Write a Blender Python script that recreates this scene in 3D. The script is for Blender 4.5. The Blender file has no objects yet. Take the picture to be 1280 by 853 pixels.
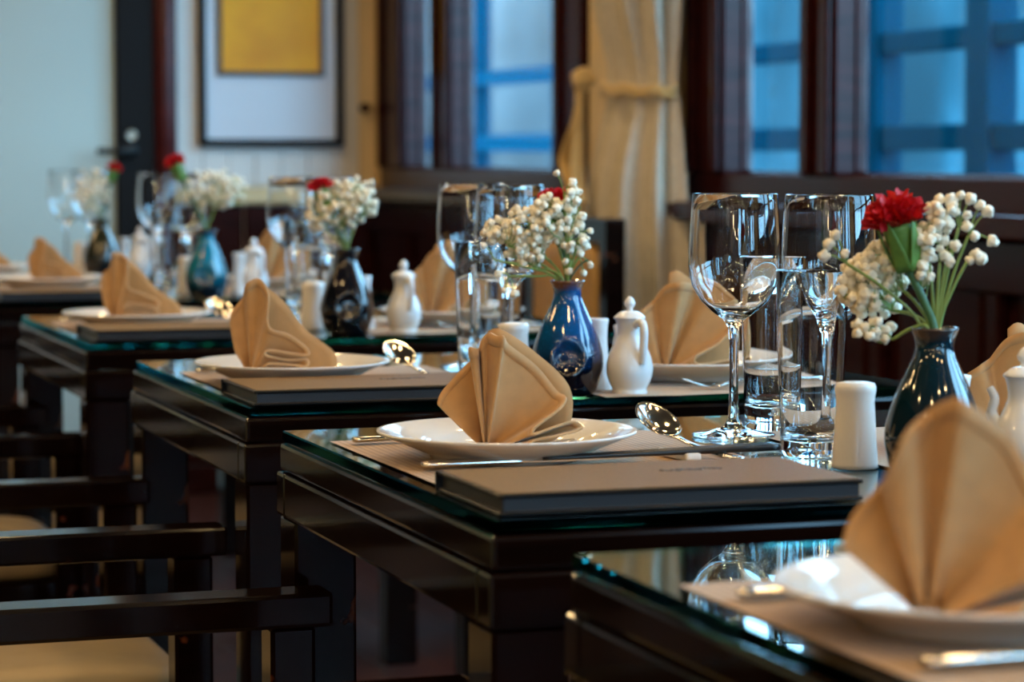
import bpy, bmesh, math, random
from mathutils import Vector, Matrix
PI = math.pi
SC = bpy.context.scene
COL = SC.collection
rnd = random.Random(7)

# ------------------------------------------------------------------ camera
F_PX, PITCH, YAW, CAM_Z = 3273.85, 0.07119, 0.32485, 1.0353
fwd = Vector((math.sin(YAW)*math.cos(PITCH), math.cos(YAW)*math.cos(PITCH), -math.sin(PITCH)))
cam_d = bpy.data.cameras.new('camera')
cam = bpy.data.objects.new('camera', cam_d); COL.objects.link(cam)
cam.location = (0, 0, CAM_Z)
cam.rotation_euler = fwd.to_track_quat('-Z', 'Y').to_euler()
cam_d.sensor_width = 36.0
cam_d.lens = F_PX/1280*36.0
cam_d.clip_end = 1500
cam_d.dof.use_dof = True
cam_d.dof.focus_distance = 2.62
cam_d.dof.aperture_fstop = 5.8
cam_d.dof.aperture_blades = 0
SC.camera = cam

# ------------------------------------------------------------------ sky, exposure
SC.view_settings.view_transform = 'Standard'
SC.view_settings.look = 'None'
SC.view_settings.gamma = 1.0
SC.view_settings.use_curve_mapping = False
SC.view_settings.exposure = 0.0
wd = bpy.data.worlds.new('sky'); SC.world = wd; wd.use_nodes = True
bg = wd.node_tree.nodes['Background']
bg.inputs['Color'].default_value = (0.70, 0.86, 1.0, 1)
bg.inputs['Strength'].default_value = 14.0
DOWNLIGHT = 92.0
cy = SC.cycles
cy.max_bounces = 14; cy.transmission_bounces = 14; cy.glossy_bounces = 6; cy.diffuse_bounces = 4
cy.transparent_max_bounces = 12
cy.sample_clamp_indirect = 0.0
cy.use_denoising = True
cy.caustics_reflective = False
cy.caustics_refractive = False

# ------------------------------------------------------------------ materials
def new_mat(name):
    m = bpy.data.materials.new(name); m.use_nodes = True
    nt = m.node_tree
    return m, nt, nt.nodes['Principled BSDF']
def N(nt, t, **kw):
    n = nt.nodes.new(t)
    for k, v in kw.items():
        if k in n.inputs: n.inputs[k].default_value = v
        else: setattr(n, k, v)
    return n
def ramp(nt, src, stops):
    r = nt.nodes.new('ShaderNodeValToRGB')
    while len(r.color_ramp.elements) < len(stops): r.color_ramp.elements.new(0.5)
    for e, (p, c) in zip(r.color_ramp.elements, stops):
        e.position = p; e.color = (*c, 1) if len(c) == 3 else c
    nt.links.new(src, r.inputs[0]); return r
def coords(nt, scale=(1,1,1), kind='Object'):
    tc = nt.nodes.new('ShaderNodeTexCoord'); mp = nt.nodes.new('ShaderNodeMapping')
    mp.inputs['Scale'].default_value = scale
    nt.links.new(tc.outputs[kind], mp.inputs[0]); return mp.outputs[0]
def bump(nt, b, h, strength=.3, dist=.002):
    n = N(nt, 'ShaderNodeBump', Strength=strength, Distance=dist)
    nt.links.new(h, n.inputs['Height']); nt.links.new(n.outputs[0], b.inputs['Normal']); return n
def plain(name, col, rough=.5, coat=0, metal=0, noise=.0, nscale=20, **kw):
    m, nt, b = new_mat(name)
    b.inputs['Base Color'].default_value = (*col, 1); b.inputs['Roughness'].default_value = rough
    b.inputs['Coat Weight'].default_value = coat; b.inputs['Coat Roughness'].default_value = .05
    b.inputs['Metallic'].default_value = metal
    for k, v in kw.items(): b.inputs[k].default_value = v
    if noise:
        n = N(nt, 'ShaderNodeTexNoise', Scale=nscale, Detail=3.0)
        nt.links.new(coords(nt), n.inputs['Vector'])
        lo = tuple(c*(1-noise) for c in col); hi = tuple(min(1, c*(1+noise)) for c in col)
        r = ramp(nt, n.outputs['Fac'], [(.3, lo), (.7, hi)])
        nt.links.new(r.outputs[0], b.inputs['Base Color'])
    return m
def lacquer_wood(name, dark, light, wear=False, rough=.2, spec=.25):
    m, nt, b = new_mat(name)
    n = N(nt, 'ShaderNodeTexNoise', Scale=6.0, Detail=6.0, Distortion=.4)
    nt.links.new(coords(nt, (1, 7, 7)), n.inputs['Vector'])
    r = ramp(nt, n.outputs['Fac'], [(.3, dark), (.72, light)])
    out = r.outputs[0]
    if wear:   # chips where the lacquer has worn off, on edges only
        g = nt.nodes.new('ShaderNodeNewGeometry')
        n2 = N(nt, 'ShaderNodeTexNoise', Scale=22.0, Detail=5.0)
        nt.links.new(coords(nt), n2.inputs['Vector'])
        mm = N(nt, 'ShaderNodeMath', operation='MULTIPLY')
        p = ramp(nt, g.outputs['Pointiness'], [(.56, (0,0,0)), (.66, (1,1,1))])
        q = ramp(nt, n2.outputs['Fac'], [(.66, (0,0,0)), (.70, (1,1,1))])
        nt.links.new(p.outputs[0], mm.inputs[0]); nt.links.new(q.outputs[0], mm.inputs[1])
        mx = nt.nodes.new('ShaderNodeMixRGB'); nt.links.new(mm.outputs[0], mx.inputs[0])
        nt.links.new(out, mx.inputs[1]); mx.inputs[2].default_value = (.22, .06, .02, 1)
        out = mx.outputs[0]
    nt.links.new(out, b.inputs['Base Color'])
    b.inputs['Roughness'].default_value = rough
    b.inputs['Specular IOR Level'].default_value = spec
    return m
def woven(name, c1, c2, scale=900, rough=.75, sheen=.2):
    m, nt, b = new_mat(name)
    co = coords(nt)
    w1 = N(nt, 'ShaderNodeTexWave', Scale=scale/20, Distortion=.4); w1.bands_direction = 'X'
    w2 = N(nt, 'ShaderNodeTexWave', Scale=scale/20, Distortion=.4); w2.bands_direction = 'Y'
    nt.links.new(co, w1.inputs['Vector']); nt.links.new(co, w2.inputs['Vector'])
    mm = N(nt, 'ShaderNodeMath', operation='MULTIPLY')
    nt.links.new(w1.outputs['Fac'], mm.inputs[0]); nt.links.new(w2.outputs['Fac'], mm.inputs[1])
    r = ramp(nt, mm.outputs[0], [(0, c1), (.6, c2)])
    nt.links.new(r.outputs[0], b.inputs['Base Color'])
    b.inputs['Roughness'].default_value = rough; b.inputs['Sheen Weight'].default_value = sheen
    bump(nt, b, mm.outputs[0], .35, .0006)
    return m
def cloth(name, col, rough=.8, sheen=.3, wr=.25):
    m, nt, b = new_mat(name)
    n = N(nt, 'ShaderNodeTexNoise', Scale=60.0, Detail=4.0)
    nt.links.new(coords(nt), n.inputs['Vector'])
    r = ramp(nt, n.outputs['Fac'], [(.3, tuple(c*.9 for c in col)), (.7, tuple(min(1, c*1.06) for c in col))])
    nt.links.new(r.outputs[0], b.inputs['Base Color'])
    b.inputs['Roughness'].default_value = rough; b.inputs['Sheen Weight'].default_value = sheen
    bump(nt, b, n.outputs['Fac'], wr, .0015)
    return m
def glass(name, col=(1,1,1), ior=1.5, rough=0.0):
    m = bpy.data.materials.new(name); m.use_nodes = True; nt = m.node_tree
    nt.nodes.remove(nt.nodes['Principled BSDF'])
    g = N(nt, 'ShaderNodeBsdfGlass', IOR=ior, Roughness=rough); g.inputs['Color'].default_value = (*col, 1)
    nt.links.new(g.outputs[0], nt.nodes['Material Output'].inputs['Surface']); return m
def pane_glass(name, tint):
    m = bpy.data.materials.new(name); m.use_nodes = True; nt = m.node_tree
    nt.nodes.remove(nt.nodes['Principled BSDF'])
    t = N(nt, 'ShaderNodeBsdfTransparent'); t.inputs[0].default_value = (*tint, 1)
    g = N(nt, 'ShaderNodeBsdfGlossy', Roughness=.02); g.inputs[0].default_value = (.9, .95, 1, 1)
    f = N(nt, 'ShaderNodeFresnel', IOR=1.22); mx = nt.nodes.new('ShaderNodeMixShader')
    nt.links.new(f.outputs[0], mx.inputs[0]); nt.links.new(t.outputs[0], mx.inputs[1]); nt.links.new(g.outputs[0], mx.inputs[2])
    nt.links.new(mx.outputs[0], nt.nodes['Material Output'].inputs['Surface']); return m
def emit(name, col, s):
    m = bpy.data.materials.new(name); m.use_nodes = True; nt = m.node_tree
    nt.nodes.remove(nt.nodes['Principled BSDF'])
    e = N(nt, 'ShaderNodeEmission', Strength=s); e.inputs[0].default_value = (*col, 1)
    nt.links.new(e.outputs[0], nt.nodes['Material Output'].inputs['Surface']); return m
def glaze(name, top, bottom, lip, speck, z0, z1):
    """pottery glaze: running from one colour to another down the pot, speckled, brown at the lip"""
    m, nt, b = new_mat(name)
    tc = nt.nodes.new('ShaderNodeTexCoord'); sx = nt.nodes.new('ShaderNodeSeparateXYZ')
    nt.links.new(tc.outputs['Object'], sx.inputs[0])
    n = N(nt, 'ShaderNodeTexNoise', Scale=45.0, Detail=4.0); nt.links.new(tc.outputs['Object'], n.inputs['Vector'])
    ad = N(nt, 'ShaderNodeMath', operation='MULTIPLY_ADD'); ad.inputs[1].default_value = .03
    nt.links.new(n.outputs['Fac'], ad.inputs[0]); nt.links.new(sx.outputs[2], ad.inputs[2])
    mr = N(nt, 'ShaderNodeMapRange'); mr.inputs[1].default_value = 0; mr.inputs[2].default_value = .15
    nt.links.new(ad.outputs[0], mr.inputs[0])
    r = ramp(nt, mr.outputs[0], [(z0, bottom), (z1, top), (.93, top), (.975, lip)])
    v = N(nt, 'ShaderNodeTexNoise', Scale=260.0, Detail=2.0); nt.links.new(tc.outputs['Object'], v.inputs['Vector'])
    q = ramp(nt, v.outputs['Fac'], [(.55, (0,0,0)), (.72, (1,1,1))])
    mx = nt.nodes.new('ShaderNodeMixRGB'); mx.blend_type = 'ADD'
    ml = N(nt, 'ShaderNodeMath', operation='MULTIPLY'); up = ramp(nt, mr.outputs[0], [(z0, (0,0,0)), (z1, (speck,)*3)])
    nt.links.new(up.outputs[0], ml.inputs[1])
    nt.links.new(q.outputs[0], ml.inputs[0]); nt.links.new(ml.outputs[0], mx.inputs[0])
    nt.links.new(r.outputs[0], mx.inputs[1]); mx.inputs[2].default_value = (*[min(1, c*1.5) for c in top], 1)
    nt.links.new(mx.outputs[0], b.inputs['Base Color'])
    b.inputs['Roughness'].default_value = .08; b.inputs['Coat Weight'].default_value = .6; b.inputs['Coat Roughness'].default_value = .02
    return m

M = {}
M['wood'] = lacquer_wood('mahogany_lacquer', (.0030, .0012, .0008), (.0085, .0028, .0016), wear=True, rough=.11, spec=.24)
M['chair_wood'] = lacquer_wood('chair_mahogany', (.0030, .0012, .0008), (.0085, .0028, .0016), wear=True, rough=.11, spec=.24)
M['trim_wood'] = lacquer_wood('window_mahogany', (.018, .0028, .0030), (.046, .0075, .0065), rough=.22, spec=.22)
M['wainscot'] = lacquer_wood('wainscot_mahogany', (.016, .0030, .0024), (.034, .0062, .0046), rough=.22, spec=.22)
M['post_red'] = lacquer_wood('red_brown_post', (.050, .008, .008), (.085, .014, .013), rough=.3)
M['floor'] = lacquer_wood('floor_teak', (.035, .011, .008), (.085, .026, .018), rough=.35)
M['black_metal'] = plain('black_stile', (.006, .005, .005), .5, **{'Specular IOR Level': .15})
M['handle_metal'] = plain('dark_handle', (.02, .02, .02), .35, metal=.6)
M['board_white'] = plain('white_paint', (.72, .70, .66), .5, noise=.05, nscale=3)
M['cream'] = plain('cream_and_lamplit_paint', (.74, .56, .30), .55, noise=.06, nscale=4)
M['ceiling'] = plain('ceiling_paint', (.13, .085, .05), .5)  # kept dark brown to cut the fill light bouncing off it
M['dark_wall'] = lacquer_wood('dark_panelling', (.006, .002, .0015), (.015, .005, .003), rough=.4)
M['door'] = plain('pale_door_paint', (.50, .62, .60), .35, noise=.05, nscale=1.2)
M['picture_frame'] = plain('black_frame', (.008, .006, .005), .5, **{'Specular IOR Level': .15})
M['mat_board'] = plain('mount_board', (.66, .69, .74), .7)
M['inner_frame'] = plain('navy_frame', (.012, .011, .022), .4)
def yellow_silk():
    m, nt, b = new_mat('yellow_silk')
    n = N(nt, 'ShaderNodeTexNoise', Scale=5.0, Detail=5.0); nt.links.new(coords(nt), n.inputs['Vector'])
    r = ramp(nt, n.outputs['Fac'], [(.3, (.70, .24, .001)), (.6, (.88, .36, .001)), (.8, (.90, .42, .003))])
    nt.links.new(r.outputs[0], b.inputs['Base Color']); b.inputs['Roughness'].default_value = .6; return m
M['silk'] = yellow_silk()
M['table_glass'] = glass('table_glass', (.93, .985, .97), 1.5)
M['table_glass_edge'] = glass('table_glass_edge', (.09, .50, .52), 1.5, .05)
M['wine_glass'] = glass('clear_glass', (1, 1, 1), 1.48)
M['window_glass'] = pane_glass('window_glass', (.44, .78, 1.0))
M['porcelain'] = plain('white_porcelain', (.84, .82, .79), .07)
M['porcelain_blue'] = plain('cool_white_porcelain', (.82, .83, .84), .07)
M['steel'] = plain('stainless_steel', (.72, .69, .64), .12, metal=1)
M['placemat'] = woven('woven_placemat', (.31, .185, .085), (.54, .345, .17))
def leather():
    m, nt, b = new_mat('brown_leatherette')
    v = N(nt, 'ShaderNodeTexVoronoi', Scale=420.0); nt.links.new(coords(nt), v.inputs['Vector'])
    r = ramp(nt, v.outputs['Distance'], [(0, (.135, .076, .032)), (.6, (.215, .13, .060))])
    nt.links.new(r.outputs[0], b.inputs['Base Color']); b.inputs['Roughness'].default_value = .5; b.inputs['Specular IOR Level'].default_value = .08
    bump(nt, b, v.outputs['Distance'], .25, .0006); return m
M['leather'] = leather()
M['leather_edge'] = plain('black_leather_edge', (.006, .005, .005), .3, **{'Specular IOR Level': .25})
M['paper'] = plain('menu_pages', (.030, .031, .036), .35, **{'Specular IOR Level': .3})
M['emboss'] = plain('embossed_print', (.10, .09, .085), .3)
M['napkin'] = cloth('tan_napkin', (.46, .255, .10), .78, .25, .2)
M['napkin_hem'] = cloth('tan_hem', (.48, .27, .112), .78, .25, .3)
M['curtain'] = cloth('curtain_cloth', (.56, .50, .40), .8, .3, .2)
M['curtain_tie'] = cloth('curtain_tie_cloth', (.60, .42, .17), .8, .3, .2)
M['seat'] = plain('tan_seat_leather', (.34, .25, .135), .45, noise=.12, nscale=9)
M['backpad'] = plain('tan_back_leather', (.50, .29, .09), .5, noise=.1, nscale=9)
M['chopstick'] = plain('black_chopstick', (.012, .010, .010), .3)
M['petal'] = plain('red_petal', (.68, .004, .012), .6, noise=.3, nscale=60)
M['calyx'] = plain('green_calyx', (.12, .27, .055), .5, noise=.25, nscale=60)
M['leaf'] = plain('dark_leaf', (.03, .09, .035), .45, noise=.3, nscale=40)
M['stem'] = plain('green_stem', (.20, .31, .08), .5, noise=.2, nscale=40)
M['stem_dark'] = plain('dark_green_stem', (.05, .15, .06), .45, noise=.2, nscale=40)
M['blossom'] = plain('white_blossom', (.90, .85, .70), .8, noise=.06, nscale=150)
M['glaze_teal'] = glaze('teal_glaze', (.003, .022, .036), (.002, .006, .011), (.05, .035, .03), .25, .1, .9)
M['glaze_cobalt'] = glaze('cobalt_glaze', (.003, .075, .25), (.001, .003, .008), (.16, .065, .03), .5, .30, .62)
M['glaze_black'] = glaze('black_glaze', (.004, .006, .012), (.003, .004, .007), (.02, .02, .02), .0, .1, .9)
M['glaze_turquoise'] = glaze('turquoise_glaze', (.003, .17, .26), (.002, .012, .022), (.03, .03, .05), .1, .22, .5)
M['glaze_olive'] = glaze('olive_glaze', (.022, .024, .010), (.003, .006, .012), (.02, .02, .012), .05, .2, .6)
M['blue_paint'] = plain('blue_railing_paint', (.0012, .028, .052), 1.0, **{'Specular IOR Level': .0})
M['deck'] = plain('deck_boards', (.35, .30, .25), .6, noise=.1)
def sea_mat():
    m, nt, b = new_mat('sea_water')
    n = N(nt, 'ShaderNodeTexNoise', Scale=.25, Detail=5.0); nt.links.new(coords(nt), n.inputs['Vector'])
    b.inputs['Base Color'].default_value = (.10, .30, .38, 1); b.inputs['Roughness'].default_value = .25
    bump(nt, b, n.outputs['Fac'], .6, .5); return m
M['sea'] = sea_mat()
def cliff_mat(name, c):
    m, nt, b = new_mat(name)
    n = N(nt, 'ShaderNodeTexNoise', Scale=.10, Detail=8.0); nt.links.new(coords(nt, (1,1,.5)), n.inputs['Vector'])
    r = ramp(nt, n.outputs['Fac'], [(.35, tuple(x*.6 for x in c)), (.52, c), (.68, tuple(x*1.7 for x in c))])
    nt.links.new(r.outputs[0], b.inputs['Base Color']); b.inputs['Roughness'].default_value = .95; b.inputs['Specular IOR Level'].default_value = 0; return m
M['cliff_hazed'] = cliff_mat('hazed_limestone', (.11, .105, .105))  # distance haze is mixed into this pale rock colour
M['cliff_green'] = cliff_mat('overgrown_limestone', (.017, .048, .062))
M['lamp'] = emit('downlight_glow', (1.0, .67, .31), DOWNLIGHT)
M['lamp_ring'] = plain('downlight_ring', (.6, .55, .45), .35, metal=.8)

# ------------------------------------------------------------------ mesh helpers
def link(name, me, mats, parent=None, loc=None, rot=None):
    o = bpy.data.objects.new(name, me); COL.objects.link(o)
    if me is not None and not me.materials:
        for m in (mats if isinstance(mats, (list, tuple)) else [mats]): me.materials.append(m)
    if parent is not None: o.parent = parent
    if loc is not None: o.location = loc
    if rot is not None: o.rotation_euler = rot
    return o
def finish(bm, name, smooth=True, recalc=True):
    if recalc: bmesh.ops.recalc_face_normals(bm, faces=bm.faces)
    me = bpy.data.meshes.new(name); bm.to_mesh(me); bm.free()
    if smooth:
        for p in me.polygons: p.use_smooth = True
    return me
def box_mesh(name, lo, hi, bev=.002, seg=1):
    bm = bmesh.new(); bmesh.ops.create_cube(bm, size=1)
    for v in bm.verts:
        for i in range(3): v.co[i] = lo[i] if v.co[i] < 0 else hi[i]
    if bev: bmesh.ops.bevel(bm, geom=list(bm.edges), offset=bev, segments=seg, affect='EDGES', profile=.6)
    return finish(bm, name, smooth=False)
def box(name, lo, hi, mat, parent=None, bev=.002, seg=1):
    return link(name, box_mesh(name, lo, hi, bev, seg), mat, parent)
def smooth_profile(pts, n):
    """Catmull-Rom through points"""
    P = [Vector(p) for p in pts]; out = []
    for i in range(len(P)-1):
        p0 = P[max(0, i-1)]; p1 = P[i]; p2 = P[i+1]; p3 = P[min(len(P)-1, i+2)]
        for k in range(n):
            t = k/n
            out.append(.5*((2*p1)+(p2-p0)*t+(2*p0-5*p1+4*p2-p3)*t*t+(3*p1-p0-3*p2+p3)*t**3))
    out.append(P[-1]); return out
def lathe(name, prof, seg=40, wall=None):
    """prof: list of (r, z), from axis to axis or open"""
    bm = bmesh.new(); rings = []
    for r, z in prof:
        if r < 1e-6: rings.append([bm.verts.new((0, 0, z))])
        else: rings.append([bm.verts.new((r*math.cos(2*PI*k/seg), r*math.sin(2*PI*k/seg), z)) for k in range(seg)])
    for a, b in zip(rings, rings[1:]):
        for k in range(seg):
            k2 = (k+1) % seg
            if len(a) == 1 and len(b) == 1: continue
            if len(a) == 1: bm.faces.new((a[0], b[k2], b[k]))
            elif len(b) == 1: bm.faces.new((a[k], a[k2], b[0]))
            else: bm.faces.new((a[k], a[k2], b[k2], b[k]))
    return finish(bm, name)
def tube_bm(bm, pts, rad, seg=6, cap=True):
    pts = [Vector(p) for p in pts]; rings = []
    if not isinstance(rad, (list, tuple)): rad = [rad]*len(pts)
    up = Vector((.31, .17, .94))
    for i, p in enumerate(pts):
        d = (pts[min(i+1, len(pts)-1)]-pts[max(0, i-1)]).normalized()
        a = d.cross(up)
        if a.length < .05: a = d.cross(Vector((1, 0, 0)))
        a.normalize(); b = d.cross(a).normalized()
        rings.append([bm.verts.new(p+(a*math.cos(2*PI*k/seg)+b*math.sin(2*PI*k/seg))*rad[i]) for k in range(seg)])
    for A, B in zip(rings, rings[1:]):
        for k in range(seg): bm.faces.new((A[k], A[(k+1) % seg], B[(k+1) % seg], B[k]))
    if cap:
        bm.faces.new(list(reversed(rings[0]))); bm.faces.new(rings[-1])
def tube(name, pts, rad, mat, parent=None, seg=6):
    bm = bmesh.new(); tube_bm(bm, pts, rad, seg); return link(name, finish(bm, name), mat, parent)
def grid_mesh(name, fn, nu, nv, closed_u=False):
    bm = bmesh.new()
    V = [[bm.verts.new(fn(i/(nu if closed_u else nu-1), j/(nv-1))) for j in range(nv)] for i in range(nu)]
    for i in range(nu if closed_u else nu-1):
        for j in range(nv-1):
            i2 = (i+1) % nu
            bm.faces.new((V[i][j], V[i2][j], V[i2][j+1], V[i][j+1]))
    return finish(bm, name, recalc=True)
def solid(o, t, off=0):
    md = o.modifiers.new('thickness', 'SOLIDIFY'); md.thickness = t; md.offset = off; return o
def thing(name, label, cat, loc=(0,0,0), rz=0, group=None):
    o = bpy.data.objects.new(name, None); COL.objects.link(o); o.empty_display_size = .05
    o.location = loc; o.rotation_euler = (0, 0, rz); tag(o, label, cat, group); return o
def tag(o, label, cat, group=None):
    o['label'] = label; o['category'] = cat
    if group: o['group'] = group
    return o
def struct(o, label=None, cat=None):
    o['kind'] = 'structure'
    if label: o['label'] = label
    if cat: o['category'] = cat
    return o
def dup(root, loc, rz, label, group=None):
    r = root.copy(); COL.objects.link(r); r.location = loc; r.rotation_euler = (0, 0, rz); r['label'] = label
    if group: r['group'] = group
    for ch in list(root.children):
        c = ch.copy(); COL.objects.link(c); c.parent = r
        for g in list(ch.children):
            d = g.copy(); COL.objects.link(d); d.parent = c
    return r
RIGHT = Vector((math.cos(YAW), -math.sin(YAW), 0)); AWAY = Vector((math.sin(YAW), math.cos(YAW), 0)); UP = Vector((0, 0, 1))
def uvw(u, v, w): return RIGHT*u + AWAY*v + UP*w

# ------------------------------------------------------------------ room shell
XL, XR, Y0, Y1, ZC = -2.2, 2.2, -8.0, 7.85, 2.45
floor = struct(box('floor', (XL-.06, Y0-.06, -.06), (XR+.07, Y1+.06, -.012), M['floor'], bev=0), 'dark red-brown teak plank floor under the tables', 'floor')
rows = 34; pw = (XR-XL)/rows
pm = None
for i in range(rows):
    y = Y0 - rnd.random()*1.2
    for k in range(8):
        L = 2.4
        a, b = max(y, Y0), min(y+L, Y1)
        if b-a > .004:
            x = XL+i*pw
            o = box('plank', (x+.001, a+.001, -.012), (x+pw-.001, b-.001, rnd.uniform(-.0012, 0)), M['floor'], floor, bev=.0015)
        y += L
struct(box('ceiling', (XL, Y0, ZC), (XR, Y1, ZC+.05), M['ceiling'], bev=0), 'brown ceiling, darkened to cut fill light, with small round downlights', 'ceiling')
struct(box('wall_left', (XL-.06, Y0, -.014), (XL, Y1+.06, ZC), M['dark_wall'], bev=0), 'dark panelled aisle wall opposite the windows', 'wall')
wb = struct(bpy.data.objects.new('wall_back', None), 'dark panelled wall with two tall windows behind the camera', 'wall'); COL.objects.link(wb)
BW = [(-1.5, -.3), (.3, 1.5)]
box('panel', (XL, Y0-.06, -.014), (XR, Y0, .85), M['dark_wall'], wb, bev=0); box('panel', (XL, Y0-.06, 2.15), (XR, Y0, ZC), M['dark_wall'], wb, bev=0)
for a, b in ((XL, BW[0][0]), (BW[0][1], BW[1][0]), (BW[1][1], XR)): box('panel', (a, Y0-.06, .85), (b, Y0, 2.15), M['dark_wall'], wb, bev=0)

# end wall: boards as planks
wend = struct(box('wall_end', (XL, Y1+.012, -.014), (XR, Y1+.06, ZC), M['board_white'], bev=0), 'white boarded end wall with the yellow picture', 'wall')
x = 1.57
bw = .082
k = 0
while x < XR-.001:
    x2 = min(x+bw, XR)
    m = M['cream'] if x > 2.09 else M['board_white']  # corner boards yellower: warm lamplight put into their colour
    box('plank', (x+.0012, Y1, .94), (x2-.0012, Y1+.0115, ZC), m, wend, bev=.002)
    x = x2
# wainscot below the rail on the end wall
x = 1.57
while x < XR-.01:
    x2 = min(x+.21, XR)
    box('panel', (x+.002, Y1-.004, .09), (x2-.002, Y1+.0115, .88), M['wainscot'], wend, bev=.006)
    x = x2
box('plank', (1.57, Y1-.02, .885), (XR, Y1+.0115, .935), M['cream'], wend, bev=.004)
struct(box('baseboard_end', (1.57, Y1-.016, .0), (XR, Y1+.011, .085), M['wainscot'], bev=.004), 'dark baseboard under the end wall panels', 'baseboard')
# boards left of the door
box('plank', (XL, Y1, 0), (.30, Y1+.0115, ZC), M['board_white'], wend, bev=.002)

# door: pale leaf, black stile with lever, red post
door = struct(bpy.data.objects.new('door_1', None)); COL.objects.link(door)
door['label'] = 'pale grey-green door with black stile and lever handle'; door['category'] = 'door'
box('door_panel', (.34, Y1-.020, .02), (1.385, Y1+.0115, 2.12), M['door'], door, bev=.003)
box('stile', (1.384, Y1-.045, .0), (1.50, Y1+.0115, 2.2), M['black_metal'], door, bev=.004)
box('stile', (.30, Y1-.045, .0), (.342, Y1+.0115, 2.2), M['black_metal'], door, bev=.004)
box('rail', (.30, Y1-.045, 2.12), (1.50, Y1+.0115, 2.22), M['black_metal'], door, bev=.004)
bm = bmesh.new(); tube_bm(bm, [(1.425, Y1-.045, 1.045), (1.425, Y1-.085, 1.045)], .011, 10)
tube_bm(bm, [(1.432, Y1-.085, 1.045), (1.38, Y1-.088, 1.045), (1.318, Y1-.086, 1.045)], .0095, 10)
lev = link('lever_handle', finish(bm, 'lever'), M['handle_metal'], door)
me = lathe('rosette', [(0, 0), (.022, 0), (.022, .006), (.018, .008), (0, .008)], 20)
link('handle_rosette', me, M['handle_metal'], door, (1.425, Y1-.045, 1.045), (PI/2, 0, 0))
me = lathe('lock', [(0, 0), (.015, 0), (.015, .006), (.011, .009), (.008, .006), (0, .006)], 20)
link('lock_cylinder', me, M['lamp_ring'], door, (1.428, Y1-.045, 1.092), (PI/2, 0, 0))
me = lathe('post', [(0, 0), (.036, 0), (.036, 2.44), (0, 2.44)], 20)
tp = struct(link('trim_1', me, M['post_red'], None, (1.533, Y1-.036, 0)), 'round red-brown timber post beside the black door stile', 'post')

# picture
pic = thing('framed_picture', 'black framed picture with yellow silk centre hung on white boards', 'picture', (1.865, Y1, 1.06))
fw_ = .451; fh = .72; ft = .022
for nm, lo, hi in [('frame_bar', (-fw_/2, -.028, 0), (fw_/2, -.001, ft)), ('frame_bar', (-fw_/2, -.028, fh-ft), (fw_/2, -.001, fh)),
                   ('frame_bar', (-fw_/2, -.028, ft), (-fw_/2+ft, -.001, fh-ft)), ('frame_bar', (fw_/2-ft, -.028, ft), (fw_/2, -.001, fh-ft))]:
    box(nm, lo, hi, M['picture_frame'], pic, bev=.003)
box('mount_board', (-fw_/2+ft, -.008, ft), (fw_/2-ft, -.002, fh-ft), M['mat_board'], pic, bev=0)
iw = .335; ib = .213; ih = .42; it = .014
for lo, hi in [((-iw/2, -.018, ib), (iw/2, -.008, ib+it)), ((-iw/2, -.018, ib+ih-it), (iw/2, -.008, ib+ih)),
               ((-iw/2, -.018, ib+it), (-iw/2+it, -.008, ib+ih-it)), ((iw/2-it, -.018, ib+it), (iw/2, -.008, ib+ih-it))]:
    box('inner_frame_bar', lo, hi, M['inner_frame'], pic, bev=.002)
box('silk_panel', (-iw/2+it, -.012, ib+it), (iw/2-it, -.008, ib+ih-it), M['silk'], pic, bev=0)
# peg
me = lathe('peg', [(0, 0), (.016, 0), (.016, .004), (.008, .010), (.008, .03), (.014, .038), (.012, .046), (0, .048)], 16)
pg = link('wall_peg', me, M['trim_wood'], None, (2.161, Y1, 1.178), (PI/2, 0, 0)); tag(pg, 'small brown round peg on the cream boards', 'peg')

# ---- window wall (x = XR)
XO = XR+.075
wr = struct(bpy.data.objects.new('wall_right', None)); COL.objects.link(wr); wr['label'] = 'window wall with cream piers above dark mahogany wainscot'; wr['category'] = 'wall'
WIN = [(5.95, 7.80), (3.40, 5.315), (.85, 2.80), (-1.75, .25), (-4.4, -2.4), (-7.2, -5.2)]
SILL, HEAD = .995, 2.14
box('masonry_panel', (XR, Y0, -.014), (XO, Y1+.06, .93), M['wainscot'], wr, bev=0)
box('header_board', (XR, Y0, HEAD), (XO, Y1+.06, ZC), M['cream'], wr, bev=0)
edges = [Y1+.06] + [e for w in WIN for e in (w[1], w[0])] + [Y0]
for a, b in zip(edges[0::2], edges[1::2]):
    box('pier_board', (XR, b, .93), (XO, a, HEAD), M['cream'] if a-b > .1 else M['trim_wood'], wr, bev=0)
y = Y0+.05
while y < Y1-.1:      # raised wainscot panels and battens
    y2 = min(y+.40, Y1-.02)
    box('panel', (XR-.016, y+.045, .16), (XR, y2-.045, .82), M['wainscot'], wr, bev=.010)
    box('batten', (XR-.022, y-.022, .10), (XR, y+.022, .885), M['wainscot'], wr, bev=.004)
    y += .44
struct(box('trim_2', (XR-.075, Y0, .895), (XR, Y1, .935), M['trim_wood'], bev=.006, seg=2), 'dark mahogany ledge running under all the windows', 'ledge')
struct(box('trim_3', (XR-.03, Y0, .80), (XR, Y1, .892), M['wainscot'], bev=.006), 'dark moulding under the window ledge', 'moulding')
struct(box('baseboard_right', (XR-.026, Y0, 0), (XR, Y1-.02, .10), M['wainscot'], bev=.004), 'dark baseboard along the window wall', 'baseboard')
GX = XR+.045
WLAB = ['mahogany window with narrow sidelight between end wall and curtain', 'large mahogany window with sidelight beyond the wine glasses',
        'mahogany window beside the camera', 'mahogany window behind the camera', 'second mahogany window behind the camera', 'mahogany window at the camera end of the saloon']
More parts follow.
